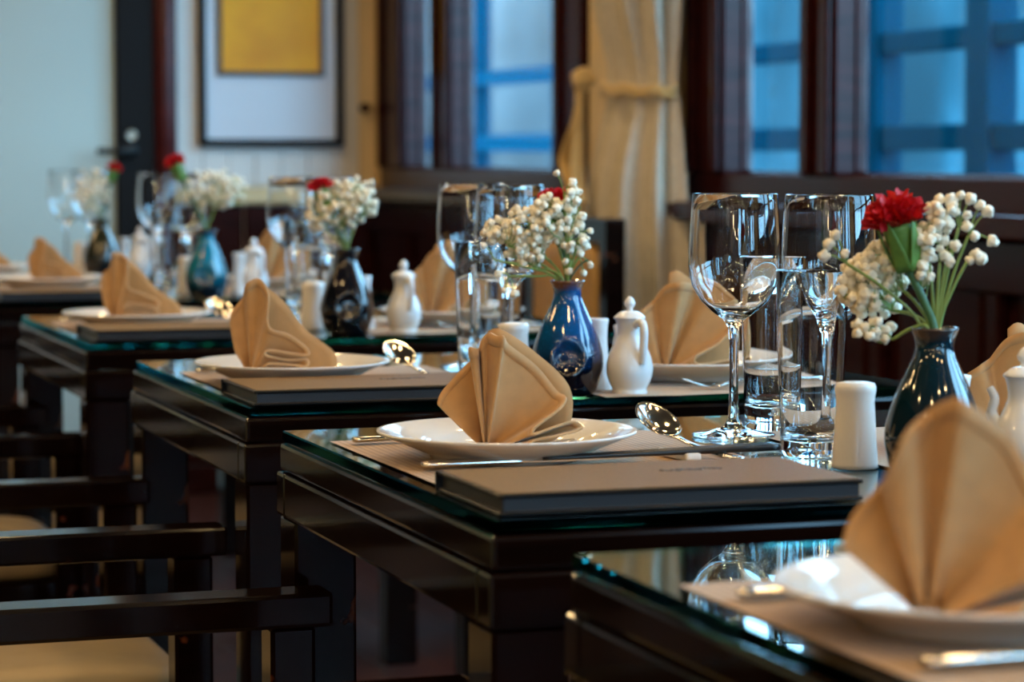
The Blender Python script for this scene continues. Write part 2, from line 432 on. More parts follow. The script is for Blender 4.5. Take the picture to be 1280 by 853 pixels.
for wi, (a, b) in enumerate(WIN):
    w = struct(bpy.data.objects.new('window_%d' % (wi+1), None)); COL.objects.link(w); w['label'] = WLAB[wi]; w['category'] = 'window'
    if wi == 0: fs, side, mul, near = .275, .29, .175, .235
    else: fs, side, mul, near = .19, .395, .15, .19
    y = b
    ys = [('stile', y-fs, y)]; y -= fs; ys.append(('pane', y-side, y)); y -= side; ys.append(('mullion', y-mul, y)); y -= mul
    ys.append(('pane', a+near, y)); ys.append(('stile', a, a+near))
    box('bottom_rail', (XR-.004, a, .93), (XO-.008, b, SILL), M['trim_wood'], w, bev=.004)
    box('top_rail', (XR-.004, a, HEAD-.08), (XO-.008, b, HEAD), M['trim_wood'], w, bev=.004)
    for kind, p, q in ys:
        if kind == 'pane':
            t = .006
            box('sash_bar', (GX-.008, p, SILL), (GX+.012, q, SILL+t), M['trim_wood'], w, bev=.003)
            box('sash_bar', (GX-.008, p, HEAD-.08-t), (GX+.012, q, HEAD-.08), M['trim_wood'], w, bev=.003)
            box('sash_bar', (GX-.008, p, SILL+t), (GX+.012, p+t, HEAD-.08-t), M['trim_wood'], w, bev=.003)
            box('sash_bar', (GX-.008, q-t, SILL+t), (GX+.012, q, HEAD-.08-t), M['trim_wood'], w, bev=.003)
            bm = bmesh.new(); vs = [bm.verts.new(c) for c in ((GX, p+t, SILL+t), (GX, p+t, HEAD-.08-t), (GX, q-t, HEAD-.08-t), (GX, q-t, SILL+t))]
            bm.faces.new(vs); link('glass_pane', finish(bm, 'pane', False, False), M['window_glass'], w)
        else:
            box(kind, (XR-.004, p, SILL), (XO-.008, q, HEAD-.08), M['trim_wood'], w, bev=.004)
            # raised moulding on the face of the stile
            box('moulding', (XR-.018, p+.012, SILL), (XR-.004, p+.050, HEAD-.08), M['trim_wood'], w, bev=.005)
            box('moulding', (XR-.018, q-.050, SILL), (XR-.004, q-.012, HEAD-.08), M['trim_wood'], w, bev=.005)
    ld = bpy.data.lights.new('daylight_portal', 'AREA'); ld.shape = 'RECTANGLE'; ld.size = HEAD-SILL-.1; ld.size_y = b-a
    ld.cycles.is_portal = True
    lo = bpy.data.objects.new('daylight_portal', ld); COL.objects.link(lo); lo.location = (XO+.02, (a+b)/2, (SILL+HEAD)/2); lo.rotation_euler = (0, PI/2, 0)

for i, (a, b) in enumerate(BW):
    w = struct(bpy.data.objects.new('window_%d' % (7+i), None), 'tall window in the wall behind the camera, %s' % ('aisle side', 'table side')[i], 'window'); COL.objects.link(w)
    for lo, hi in (((a, Y0-.05, .85), (a+.05, Y0+.01, 2.15)), ((b-.05, Y0-.05, .85), (b, Y0+.01, 2.15)), ((a, Y0-.05, .85), (b, Y0+.01, .90)), ((a, Y0-.05, 2.10), (b, Y0+.01, 2.15)), (((a+b)/2-.02, Y0-.05, .90), ((a+b)/2+.02, Y0+.01, 2.10))):
        box('sash_bar', lo, hi, M['trim_wood'], w, bev=.003)
    bm = bmesh.new(); bm.faces.new([bm.verts.new(c) for c in ((a+.05, Y0-.03, .90), (a+.05, Y0-.03, 2.10), (b-.05, Y0-.03, 2.10), (b-.05, Y0-.03, .90))])
    link('glass_pane', finish(bm, 'pane', False, False), M['window_glass'], w)
    ld = bpy.data.lights.new('daylight_portal', 'AREA'); ld.shape = 'RECTANGLE'; ld.size = b-a; ld.size_y = 1.3; ld.cycles.is_portal = True
    lo = bpy.data.objects.new('daylight_portal', ld); COL.objects.link(lo); lo.location = ((a+b)/2, Y0-.07, 1.5); lo.rotation_euler = (PI/2, 0, 0)

# ---- outside: side deck, blue railing frames, sea, cliffs
struct(box('exterior_deck', (XO+.01, -4, -.15), (3.5, 22, -.02), M['deck'], bev=0), 'side deck outside the windows', 'deck')
rail = thing('deck_railing', 'blue painted railing frames on the side deck beyond the windows', 'railing', (3.3, 0, -.02))
for yy in [1.2, 2.6, 4.0, 5.10, 5.97, 6.60, 7.9, 9.15, 10.25, 11.6, 13.0]:
    box('post', (-.045, yy-.06, 0), (.045, yy+.06, 2.5), M['blue_paint'], rail, bev=.005)
for zz, t in ((1.10, .035), (1.36, .030), (.86, .03)):
    box('rail', (-.03, -2, zz-t), (.03, 16, zz+t), M['blue_paint'], rail, bev=.005)
sea = struct(link('sea', grid_mesh('sea', lambda u, v: Vector((4+u*900, -700+v*1800, -2.6)), 12, 24), M['sea']), 'calm blue-green bay water beyond the deck', 'sea')
def cliff(nm, cx, cyy, rx, ry, h, seed, m, label):
    r2 = random.Random(seed); ph = [r2.uniform(0, 6.3) for _ in range(6)]
    def fn(u, v):
        a = 2*PI*u; t = v
        k = 1+.16*math.sin(3*a+ph[0])+.10*math.sin(7*a+ph[1]+4*t)+.06*math.sin(15*a+ph[2])
        sh = (1-t**2.6)**.75 if t < 1 else 0
        return Vector((rx*k*sh*math.cos(a), ry*k*sh*math.sin(a), h*t*(1+.12*math.sin(5*a+ph[3])*(1-t))))
    o = link(nm, grid_mesh(nm, fn, 64, 18, True), m, None, (cx, cyy, -2.6)); tag(o, label, 'cliff'); return o
cliff('exterior_cliff', 112, 345, 32, 42, 70, 1, M['cliff_hazed'], 'limestone cliff with haze in its pale colour, seen through the window beside the curtain')
cliff('exterior_cliff', 138, 232, 36, 46, 60, 2, M['cliff_green'], 'blue-green overgrown limestone cliff seen through the large window')
cliff('exterior_cliff', 180, 150, 40, 30, 30, 3, M['cliff_green'], 'low overgrown limestone islet out in the bay')

# ---- ceiling downlights
ring_me = lathe('ring', [(.077, 0), (.094, 0), (.092, -.008), (.078, -.008), (.077, 0)], 20)
bulb_me = lathe('bulb', [(0, -.003), (.071, -.003), (.075, -.001), (.075, .0)], 16)
n = 0
for xx in (-1.35, -.25, .75, 1.6):
    for yy in (-7.4, -6.1, -4.9, -3.7, -2.5, -1.2, .1, 1.4, 2.7, 4.0, 5.3, 6.6):
        t = thing('ceiling_downlight', 'small warm round downlight set in the brown ceiling', 'downlight', (xx, yy, ZC), 0, 'ceiling downlights')
        link('trim_ring', ring_me, M['lamp_ring'], t); link('bulb', bulb_me, M['lamp'], t)

# ---- unseen globe lamps added for warm dots in the glassware
globe_me = lathe('globe', [(0, -.05)]+[(.05*math.cos(a), .05*math.sin(a)) for a in [(-80+i*16)*PI/180 for i in range(11)]]+[(0, .05)], 16)
plate2_me = box_mesh('added_lamp_plate', (-.03, -.012, -.07), (.03, 0, .07), .004)
def b_added_lamp(t):
    link('backplate', plate2_me, M['lamp_ring'], t)
    link('arm', arm_me, M['lamp_ring'], t); link('globe', globe_me, M['lamp'], t, (0, -.09, .03))
bm = bmesh.new(); tube_bm(bm, [(0, -.01, -.02), (0, -.09, -.035), (0, -.09, -.018)], .007, 8); arm_me = finish(bm, 'added_lamp_arm')
sc0 = None
for i, (x_, y_, z_, r_) in enumerate([(-2.0, Y0, 1.62, PI), (-1.75, Y0, 1.85, PI), (0.0, Y0, 1.62, PI), (1.75, Y0, 1.62, PI), (2.0, Y0, 1.85, PI), (XL, -6.6, 1.62, PI/2), (XL, -5.2, 1.62, PI/2), (XL, -3.8, 1.62, PI/2), (XL, -2.4, 1.62, PI/2), (XL, -1.0, 1.62, PI/2), (XL, .4, 1.62, PI/2), (XL, 1.8, 1.62, PI/2)]):
    if sc0 is None:
        sc0 = thing('added_globe_lamp', 'unseen warm globe lamp added for golden dots in the glasses', 'sconce', (x_, y_, z_), r_, 'added globe lamps'); b_added_lamp(sc0)
    else: dup(sc0, (x_, y_, z_), r_, sc0['label'])

# ------------------------------------------------------------------ curtain
cur = thing('window_curtain', 'cream curtain gathered by a knotted tie between the two windows', 'curtain', (2.118, 5.42, 0))
def cur_fn(u, v):
    z = .02+v*2.28
    tie = 1.19
    if z > tie:
        k = min(1, (z-tie)/.55); far = .315-.09*(1-k)+.0; near = -.235+.085*(1-k)
        far = .265*k+.195*(1-k); near = -.20*k-.150*(1-k)
    else:
        k = min(1, (tie-z)/.6); k = k**.8
        far = .195+.10*k; near = -.150-.09*k
    y = near+(far-near)*u
    pinch = math.exp(-((z-tie)/.15)**2)
    c, hw = (far+near)/2, (far-near)/2
    a = PI*(1-u); bulge = .092-.040*pinch
    amp = .019*(1-.6*pinch)
    d = amp*(math.sin(2*PI*6.3*u+.8*math.sin(z*1.5))+.55*math.sin(2*PI*11.4*u+1.2+1.1*z)+.3*math.sin(2*PI*3.1*u+2.2*z))
    nx, ny = -math.sin(a), math.cos(a)
    return Vector((.03-bulge*math.sin(a)+nx*d, c-hw*math.cos(PI-a)*1.0+ny*d, z))
solid(link('drape', grid_mesh('drape', cur_fn, 150, 44), M['curtain'], cur), .003)
def band(u, v):
    a = 2*PI*u; y = .022+.185*math.cos(a); xx = (.072 if math.sin(a) < 0 else .03)*math.sin(a)+.022
    return Vector((xx, y, 1.178+(v-.5)*.026+.008*math.cos(a)+.004*math.sin(9*a)))
solid(link('tie_band', grid_mesh('band', band, 48, 5, True), M['curtain_tie'], cur), .006)
def knot(u, v):
    a = 2*PI*u; b = PI*v
    r = .027*(1+.18*math.sin(3*a+2)*math.sin(b)+.1*math.sin(5*b+a))
    return Vector((r*math.sin(b)*math.cos(a)-.075, .150+r*math.sin(b)*math.sin(a), 1.205+.95*r*math.cos(b)))
link('knot', grid_mesh('knot', knot, 20, 12, True), M['curtain_tie'], cur)
def tail(pts, w):
    P = smooth_profile(pts, 8)
    def fn(u, v):
        i = u*(len(P)-1); i0 = int(i); p = P[min(i0, len(P)-1)]
        ww = w*(.55+.6*u); a = .8*math.sin(u*3.0)
        return p+Vector((math.sin(a)*(v-.5)*ww-.010*math.cos(2*PI*v), math.cos(a)*(v-.5)*ww, .01*(v-.5)))
    return solid(link('tail', grid_mesh('tail', fn, len(P), 6), M['curtain_tie'], cur), .004)
tail([(-.078, .148, 1.19), (-.085, .155, 1.11), (-.095, .185, 1.03), (-.10, .130, .97), (-.10, .08, .90)], .06)
tail([(-.078, .150, 1.19), (-.088, .130, 1.10), (-.10, .100, 1.02), (-.105, .075, .97), (-.105, .05, .93)], .05)

# ------------------------------------------------------------------ tables
TW, TD, TT = .86, .70, .74
TABLES = [  # key, near-corner x, y, noun phrase
    ('A', .625, 1.029, 'cropped table at the camera end'),
    ('B', .627, 1.909, 'table with the dark teal vase'),
    ('C', .650, 2.862, 'table with the cobalt vase'),
    ('D', .644, 3.912, 'table with the black vase'),
    ('E', .640, 5.055, 'table with the turquoise vase'),
    ('F', .640, 5.960, 'table with the olive vase')]
TB = {t[0]: t for t in TABLES}
slab_me = box_mesh('slab', (0, 0, TT-.0275), (TW, TD, TT), .004, 2)
L = .064
leg_me = box_mesh('leg', (0, 0, 0), (L, L, TT-.0735), .003)
ap_x = box_mesh('apron_x', (-.003, -.003, TT-.0735), (TW+.003, .030, TT-.029), .0035, 2)
ap_y = box_mesh('apron_y', (-.003, .030, TT-.0735), (.030, TD-.030, TT-.029), .0035, 2)
def glass_sheet_mesh():
    bm = bmesh.new(); bmesh.ops.create_cube(bm, size=1)
    lo = (.005, .003, TT+.0006); hi = (TW-.005, TD+.008, TT+.0116)
    for v in bm.verts:
        for i in range(3): v.co[i] = lo[i] if v.co[i] < 0 else hi[i]
    bmesh.ops.bevel(bm, geom=list(bm.edges), offset=.0015, segments=1, affect='EDGES')
    bm.normal_update()
    for f in bm.faces: f.material_index = 0 if abs(f.normal.z) > .9 else 1
    return finish(bm, 'glass_sheet', False)
gs_me = glass_sheet_mesh()
for i, (k, tx, ty, noun) in enumerate(TABLES):
    lab = {'A': 'dark mahogany table cropped at the camera end of the row', 'B': 'dark mahogany table carrying the dark teal vase and leather menu',
           'C': 'dark mahogany table carrying the speckled cobalt vase', 'D': 'dark mahogany table carrying the glossy black vase',
           'E': 'dark mahogany table carrying the turquoise vase', 'F': 'dark mahogany table carrying the olive vase near the end wall'}[k]
    t = thing('dining_table', lab, 'table', (tx, ty, 0), 0, 'row of dining tables')
    link('tabletop', slab_me, M['wood'], t)
    link('apron', ap_x, M['wood'], t); link('apron', ap_x, M['wood'], t, (TW, TD, 0), (0, 0, PI))
    link('apron', ap_y, M['wood'], t); link('apron', ap_y, M['wood'], t, (TW, TD, 0), (0, 0, PI))
    for lx in (0, TW-L):
        for ly in (0, TD-L): link('leg', leg_me, M['wood'], t, (lx, ly, 0))
    g = link('glass_top', gs_me, [M['table_glass'], M['table_glass_edge']], None, (tx, ty, 0))
    tag(g, 'thick green-edged glass sheet laid on the %s' % noun, 'glass sheet', 'glass sheets on the tables')
TZ = TT+.0120     # top of the glass
MZ = TZ+.0026     # top of a placemat

# ------------------------------------------------------------------ porcelain and glassware
plate_me = lathe('plate', [tuple(p) for p in [(0, .0035), (.064, .0035), (.066, 0), (.071, 0), (.073, .004), (.088, .010), (.108, .0185), (.1195, .0232), (.1215, .0248), (.1208, .0262),
    (.118, .0258), (.100, .0205), (.086, .0165), (.080, .0130), (.074, .0085), (.060, .0072), (0, .0072)]], 72)
wine_prof = [(0, 0), (.038, 0), (.0420, .0010), (.0423, .0022), (.040, .0034), (.022, .0062), (.010, .0105), (.0062, .018), (.0050, .030), (.0044, .060), (.0046, .095), (.0062, .110), (.0115, .1185), (.022, .1255), (.034, .137), (.0425, .152), (.0462, .170), (.0463, .185), (.0452, .205), (.0438, .228), (.0428, .2435), (.0424, .2445),
             (.0420, .2438), (.0431, .228), (.0445, .205), (.0456, .185), (.0455, .170), (.0418, .1525), (.0333, .1380), (.0216, .1272), (.0106, .1215), (0, .1205)]
wine_me = lathe('wine', wine_prof, 56)
tum_prof = [(0, .002), (.022, .002), (.0255, 0), (.0275, .001), (.0285, .006), (.0305, .060), (.0328, .120), (.0342, .1735), (.0338, .1745), (.0332, .1735), (.0318, .120), (.0295, .060), (.0275, .022), (.024, .0155), (.012, .0135), (0, .0130)]
tum_me = lathe('tumbler', tum_prof, 48)
vase_prof = smooth_profile([(.0305, 0), (.034, .004), (.0385, .016), (.0425, .036), (.0405, .054), (.0325, .078), (.0235, .098), (.0178, .111), (.0162, .119), (.0178, .1265), (.0208, .1335)], 4)
vase_prof = [(0, .003), (.028, .003)] + [(p[0], p[1]) for p in vase_prof] + [(.0200, .1350), (.0182, .1335), (.0150, .1265), (.0138, .119), (.0150, .110), (.020, .098), (.028, .078), (.035, .050), (.030, .012), (0, .010)]
def vase_mesh(dimple):
    me = lathe('vase', vase_prof, 64)
    if dimple is not None:    # round thumb dimple pressed in the belly
        d = Vector((math.cos(dimple), math.sin(dimple), 0)); c = d*.0415+Vector((0, 0, .045))
        for v in me.vertices:
            if v.co.to_2d().length > .03 and v.co.z > .012:
                r = (v.co-c).length; R = .019
                if r < R: v.co -= d*.0075*(1-(r/R)**4)
                elif r < R*1.25: v.co += d*.0012*math.sin(PI*(r-R)/(R*.25))
    return me
salt_prof = [(0, .002), (.0175, .002), (.0195, 0), (.0212, .001), (.0212, .005), (.0198, .020), (.0182, .045), (.0174, .060), (.0178, .066), (.0188, .070), (.0188, .074), (.0172, .0775), (.009, .0790), (0, .0792)]
salt_me = lathe('salt', salt_prof, 36)
pep_prof = [(0, .002), (.0165, .002), (.0182, 0), (.0190, .002), (.0178, .010), (.0145, .024), (.0120, .045), (.0113, .065), (.0120, .078), (.0130, .0835), (.0125, .0860), (.008, .0868), (0, .0870)]
pep_me = lathe('pepper', pep_prof, 36)
jug_prof = smooth_profile([(.0200, 0), (.0215, .002), (.0205, .007), (.0250, .016), (.0278, .028), (.0262, .042), (.0205, .056), (.0152, .068), (.0143, .076), (.0160, .0855), (.0172, .089)], 3)
jug_me = lathe('jug', [(0, .002), (.018, .002)]+[(p[0], p[1]) for p in jug_prof]+[(.014, .0885), (.012, .076), (.014, .066), (0, .060)], 40)
lid_me = lathe('lid', [(0, .0885), (.0150, .0885), (.0186, .0895), (.0188, .0915), (.0165, .0935), (.0130, .0965), (.0085, .0985), (0, .0995)], 32)
knob_me = lathe('knob', [(0, .0985), (.0045, .0985), (.0040, .1000), (.0036, .1020), (.0062, .1050), (.0070, .1080), (.0048, .1125), (.0018, .1155), (0, .1162)], 20)
def jug_handle_mesh():
    P = smooth_profile([(.014, 0, .083), (.025, 0, .086), (.030, 0, .078), (.0300, 0, .064), (.0285, 0, .048), (.0265, 0, .038)], 5)
    bm = bmesh.new(); tube_bm(bm, P, .0050, 12); return finish(bm, 'jug_handle')
jh_me = jug_handle_mesh()
def spout_mesh():
    P = smooth_profile([(-.022, 0, .046), (-.028, 0, .058), (-.0255, 0, .070), (-.030, 0, .080)], 5)
    bm = bmesh.new(); tube_bm(bm, P, [.0055-.0024*i/(len(P)-1) for i in range(len(P))], 10); return finish(bm, 'spout')
sp_me = spout_mesh()

# ------------------------------------------------------------------ cutlery
def strip_mesh(name, st, seg=10):
    """st: list of (x, z, half width, half thickness) -> smooth bar"""
    P = smooth_profile([Vector((a, b, c, d)) for a, b, c, d in st], 4)
    bm = bmesh.new(); rings = []
    for p in P:
        rings.append([bm.verts.new((p[0], p[2]*math.cos(2*PI*k/seg), p[1]+p[3]*math.sin(2*PI*k/seg))) for k in range(seg)])
    for A, B in zip(rings, rings[1:]):
        for k in range(seg): bm.faces.new((A[k], A[(k+1) % seg], B[(k+1) % seg], B[k]))
    bm.faces.new(list(reversed(rings[0]))); bm.faces.new(rings[-1])
    return finish(bm, name)
HAND = [(0, .0038, .002, .001), (.002, .0038, .0075, .0026), (.012, .0040, .0088, .0030), (.04, .0045, .0070, .0026), (.085, .0068, .0040, .0022)]
fork_h = strip_mesh('fork_handle', HAND+[(.115, .0095, .0030, .0020), (.132, .0085, .0045, .0014), (.146, .0050, .0105, .0010), (.152, .0038, .0112, .0009)])
def tine(y):
    return strip_mesh('tine', [(.149, .0042, .0014, .0009), (.165, .0042, .0012, .0008), (.182, .0085, .0010, .0007), (.192, .0135, .0005, .0004)], 6)
tine_me = tine(0)
knife_h = strip_mesh('knife_handle', [(0, .0045, .002, .001), (.002, .0045, .0070, .0034), (.012, .0047, .0082, .0040), (.05, .0047, .0068, .0036), (.085, .0045, .0050, .0030), (.095, .0045, .0045, .0026)])
def blade_mesh():
    bm = bmesh.new()
    pts = [(.093, -.0045), (.105, -.0085), (.15, -.0095), (.185, -.0085), (.202, -.002), (.206, .004), (.15, .005), (.093, .0045)]
    a = [bm.verts.new((x, y, .0052)) for x, y in pts]; b = [bm.verts.new((x, y, .0036)) for x, y in pts]
    bm.faces.new(a); bm.faces.new(list(reversed(b)))
    for i in range(len(pts)):
        j = (i+1) % len(pts); bm.faces.new((a[i], b[i], b[j], a[j]))
    return finish(bm, 'blade', False)
blade_me = blade_mesh()
spoon_h = strip_mesh('spoon_handle', [(0, .0030, .002, .001), (.002, .0030, .0070, .0022), (.012, .0032, .0082, .0026), (.04, .0042, .0060, .0022), (.080, .0080, .0034, .0018), (.105, .0125, .0030, .0018), (.120, .0135, .0045, .0015)])
def bowl_mesh():
    """spoon bowl, cranked up at its tip"""
    tilt = math.radians(31); ca, sa = math.cos(tilt), math.sin(tilt)
    def fn(u, v):
        a = 2*PI*u; r = v
        x = .029*r*math.cos(a)*(1+.10*math.cos(a)); y = .0208*r*math.sin(a); z = -.0095*(1-r*r)
        x += .029
        return Vector((.115+x*ca-z*sa*1.0, y, .0125+x*sa*.95+z*ca))
    return grid_mesh('spoon_bowl', fn, 32, 9, True)
bowl_me = bowl_mesh()
chop_me = strip_mesh('chopstick', [(0, .0042, .0016, .0016), (.06, .0044, .0022, .0022), (.15, .0048, .0032, .0032), (.232, .0050, .0036, .0036), (.234, .0050, .0030, .0030)], 8)
rest_me = box_mesh('rest', (-.008, -.030, 0), (.008, .030, .0075), .003, 2)
mat_me = grid_mesh('placemat', lambda u, v: Vector((u*.335, v*.43, .0012+.0004*math.sin(u*17+v*6))), 12, 14)
def menu_parts(t, w=.315, d=.168, h=.0175, emb=True):
    c = .0035
    box('cover', (0, 0, 0), (w, d, c), M['leather_edge'], t, bev=.0012)
    box('page_block', (.004, .003, c), (w-.003, d-.004, h-c), M['paper'], t, bev=0)
    box('spine', (-.0015, d-.003, 0), (w, d+.001, h), M['leather_edge'], t, bev=.001)
    o = box('front_cover', (0, 0, h-c), (w, d, h), M['leather_edge'], t, bev=.0012)
    box('cover_facing', (.003, .003, h-.0003), (w-.003, d-.003, h+.0005), M['leather'], t, bev=0)
    if emb:
        bm = bmesh.new(); r2 = random.Random(3)
        for i in range(7):
            x0 = .175+i*.008
            for s in range(2):
                y0 = d*.60+r2.uniform(-.006, .006)
                tube_bm(bm, [(x0, y0, h+.0007), (x0+.004, y0+r2.uniform(-.004, .008), h+.0007), (x0+.007, y0+r2.uniform(-.003, .003), h+.0007)], .0006, 4)
        link('embossed_crest', finish(bm, 'emboss'), M['emboss'], t)

# ------------------------------------------------------------------ napkins
# rims in metres relative to the gathered point: (across, away, up)
FAN_B = [(-.048, .016, .042), (-.042, .022, .054), (-.014, .040, .084), (-.012, .034, .084), (-.015, .004, .090), (-.0155, -.012, .096), (-.010, -.013, .096), (-.008, .006, .093), (-.006, .012, .094), (-.004, -.002, .104), (.002, .001, .111),
         (.010, -.014, .111), (.016, -.022, .107), (.021, -.016, .104), (.048, -.004, .080), (.068, -.004, .057), (.074, -.012, .050), (.070, -.024, .042), (.050, -.044, .029), (.044, -.050, .024), (.045, -.051, .020), (.064, -.034, .025), (.084, -.012, .028), (.088, -.012, .021), (.066, -.038, .017),
         (.044, -.052, .014), (.043, -.052, .008), (.066, -.036, .0085), (.083, -.016, .011), (.085, -.016, .004), (.050, -.046, .002)]
BACK_B = [(.002, .014, .113), (.015, .008, .115), (.044, .010, .090), (.076, .008, .058), (.077, .008, .022), (.056, .014, .002)]
FAN_A = [(-.046, .010, .036), (-.040, .018, .052), (-.022, .024, .068), (-.025, -.002, .074), (-.014, -.008, .100), (.002, .006, .112), (.012, -.008, .121), (.017, -.016, .118), (.042, -.002, .098), (.060, -.006, .074), (.063, -.016, .064), (.054, -.036, .040), (.049, -.044, .028),
         (.064, -.034, .026), (.084, -.012, .028), (.088, -.012, .021), (.066, -.038, .017), (.044, -.052, .014), (.043, -.052, .008), (.066, -.036, .0085), (.083, -.016, .011), (.085, -.016, .004), (.050, -.046, .002)]
FAN_C = [(-.018, .000, .026), (-.024, .006, .066), (-.010, .014, .086), (-.004, -.002, .106), (.010, -.002, .108), (.022, -.018, .094), (.023, -.034, .058), (.044, -.030, .048), (.066, -.026, .035), (.070, -.030, .027),
         (.054, -.034, .028), (.026, -.044, .033), (.021, -.045, .027), (.046, -.036, .021), (.068, -.030, .021), (.067, -.032, .013), (.050, -.036, .015), (.024, -.048, .017), (.022, -.048, .009), (.060, -.036, .005)]
BACK_C = [(.008, .006, .106), (.036, .008, .084), (.062, .012, .054), (.096, .016, .026), (.098, .016, .002)]
FAN_W = [(-.046, .020, .026), (-.040, .004, .058), (-.024, -.004, .072), (-.012, .010, .082), (.002, -.002, .098), (.020, -.014, .104), (.036, .008, .098), (.054, -.006, .092), (.068, -.012, .076), (.076, -.020, .056), (.060, -.036, .036), (.032, -.048, .022), (.036, -.048, .013),
         (.078, -.020, .016), (.078, -.022, .009), (.034, -.050, .006), (.070, -.026, .002)]
def napkin(label, loc, fan, back, k=1.0, rz=0, seed=0):
    """fan-pleated cloth: pleats run from a gathered point to a zigzag rim"""
    t = thing('folded_napkin', label, 'napkin', loc, rz, 'tan fan-folded napkins')
    r2 = random.Random(seed)
    def loft(name, rim, t0, t1, hub, n=5, th=.0016, nv=10):
        jit = [Vector(p)*k*(1+r2.uniform(-.03, .03)) for p in rim]
        P = smooth_profile(jit, n)
        def fn(u, v):
            i = u*(len(P)-1); i0 = min(int(i), len(P)-2); f = i-i0
            p = P[i0]*(1-f)+P[i0+1]*f
            s = t0+(t1-t0)*v
            h = Vector((p.x*.10+hub[0], p.y*.55*(1-s)+hub[1], max(p.z*.03, .001)))
            q = h*(1-s)+p*s
            q += Vector((0, -.004*math.sin(PI*s), .0))
            return uvw(q.x, q.y, max(q.z, .0012))
        o = link(name, grid_mesh(name, fn, len(P), nv), M['napkin'], t); solid(o, th); return o
    r2.seed(seed); c = loft('cloth', fan, 0.0, 1.0, (0, 0))
    r2.seed(seed); h = loft('hem', fan, .90, 1.0, (0, 0), 5, .0026, 3); h.data.materials[0] = M['napkin_hem']; h.parent = c
    loft('back_fold', back, .0, 1.0, (.006, .012), 5)
    return t

# ------------------------------------------------------------------ flowers
def blossom_mesh(seed):
    """tiny double flower: a ball of crumpled petals"""
    bm = bmesh.new(); bmesh.ops.create_icosphere(bm, subdivisions=3, radius=.0050); r2 = random.Random(seed)
    lobes = []
    for i in range(16):
        v = Vector((r2.gauss(0, 1), r2.gauss(0, 1), r2.gauss(0, 1))).normalized(); lobes.append((v, r2.uniform(.75, 1.15)))
    for v in bm.verts:
        d = v.co.normalized()
        near = sorted(((d-l).length, s) for l, s in lobes)[:2]
        k = .80+.34*near[0][1]*max(0, 1-(near[0][0]/.62)**2)
        v.co *= k
    return finish(bm, 'blossom')
blos_mes = [blossom_mesh(i) for i in range(3)]
for m_ in blos_mes: m_.materials.append(M['blossom'])
def petal_mesh(seed):
    r2 = random.Random(seed); ph = r2.uniform(0, 6)
    def fn(u, v):
        a = (u-.5)*1.5; r = .027*v
        ruff = .0035*v*v*math.sin(u*22+ph)
        edge = 1+.10*math.sin(u*31+ph)*v
        return Vector((r*edge*math.sin(a)*.95, ruff+.006*v*v, r*edge*math.cos(a)))
    return grid_mesh('petal', fn, 22, 7)
petal_mes = [petal_mesh(i) for i in range(4)]
for m_ in petal_mes: m_.materials.append(M['petal'])
def frame_to(d):
    return Vector(d).normalized().to_track_quat('Z', 'Y')
def carnation(label, mouth, head, dirv, k=1.0, npet=26, seed=1, opening=1.0):
    """mouth: vase mouth point; head: base of petals; dirv: facing of the bloom (world)"""
    r2 = random.Random(seed); t = thing('carnation', label, 'flower', mouth)
    H = head-mouth; d = Vector(dirv).normalized(); cb = H-d*.034*k
    P = smooth_profile([Vector((0, 0, -.055)), Vector((0, 0, 0)), cb*.5+Vector((.002, 0, 0)), cb], 5)
    tube('stem', P, .0027*k+.0006, M['stem_dark'], t, 8)
    q = frame_to(d)
    prof = [(0, 0), (.0045, .001), (.0085, .010), (.0105, .022), (.0120, .032), (.0125, .036), (.009, .036), (0, .030)]
    c = link('calyx', lathe('calyx', [(r*k, z*k) for r, z in prof], 14), M['calyx'], t, cb); c.rotation_mode = 'QUATERNION'; c.rotation_quaternion = q
    for s in range(5):      # pointed green sepals hugging the calyx
        a = 2*PI*s/5
        me = grid_mesh('sepal', lambda u, v: Vector(((u-.5)*.013*k*(1-v**2), (.0075+.008*math.sin(v*1.5))*k, v*.042*k)), 5, 7)
        o = link('sepal', me, M['calyx'], t, cb); o.rotation_mode = 'QUATERNION'; o.rotation_quaternion = q @ Matrix.Rotation(a, 4, 'Z').to_quaternion(); solid(o, .0012)
    for i in range(npet):
        ring = i/npet; tilt = .03+ring*.62*opening; a = i*2.399
        o = link('petal', petal_mes[i % 4], M['petal'], t, H-d*.006*k+Vector((0, 0, 0)))
        o.rotation_mode = 'QUATERNION'
        o.rotation_quaternion = q @ Matrix.Rotation(a, 4, 'Z').to_quaternion() @ Matrix.Rotation(-tilt, 4, 'X').to_quaternion()
        s = k*(.92+.2*r2.random()); o.scale = (s, s, s*(1.05-.15*ring))
    return t
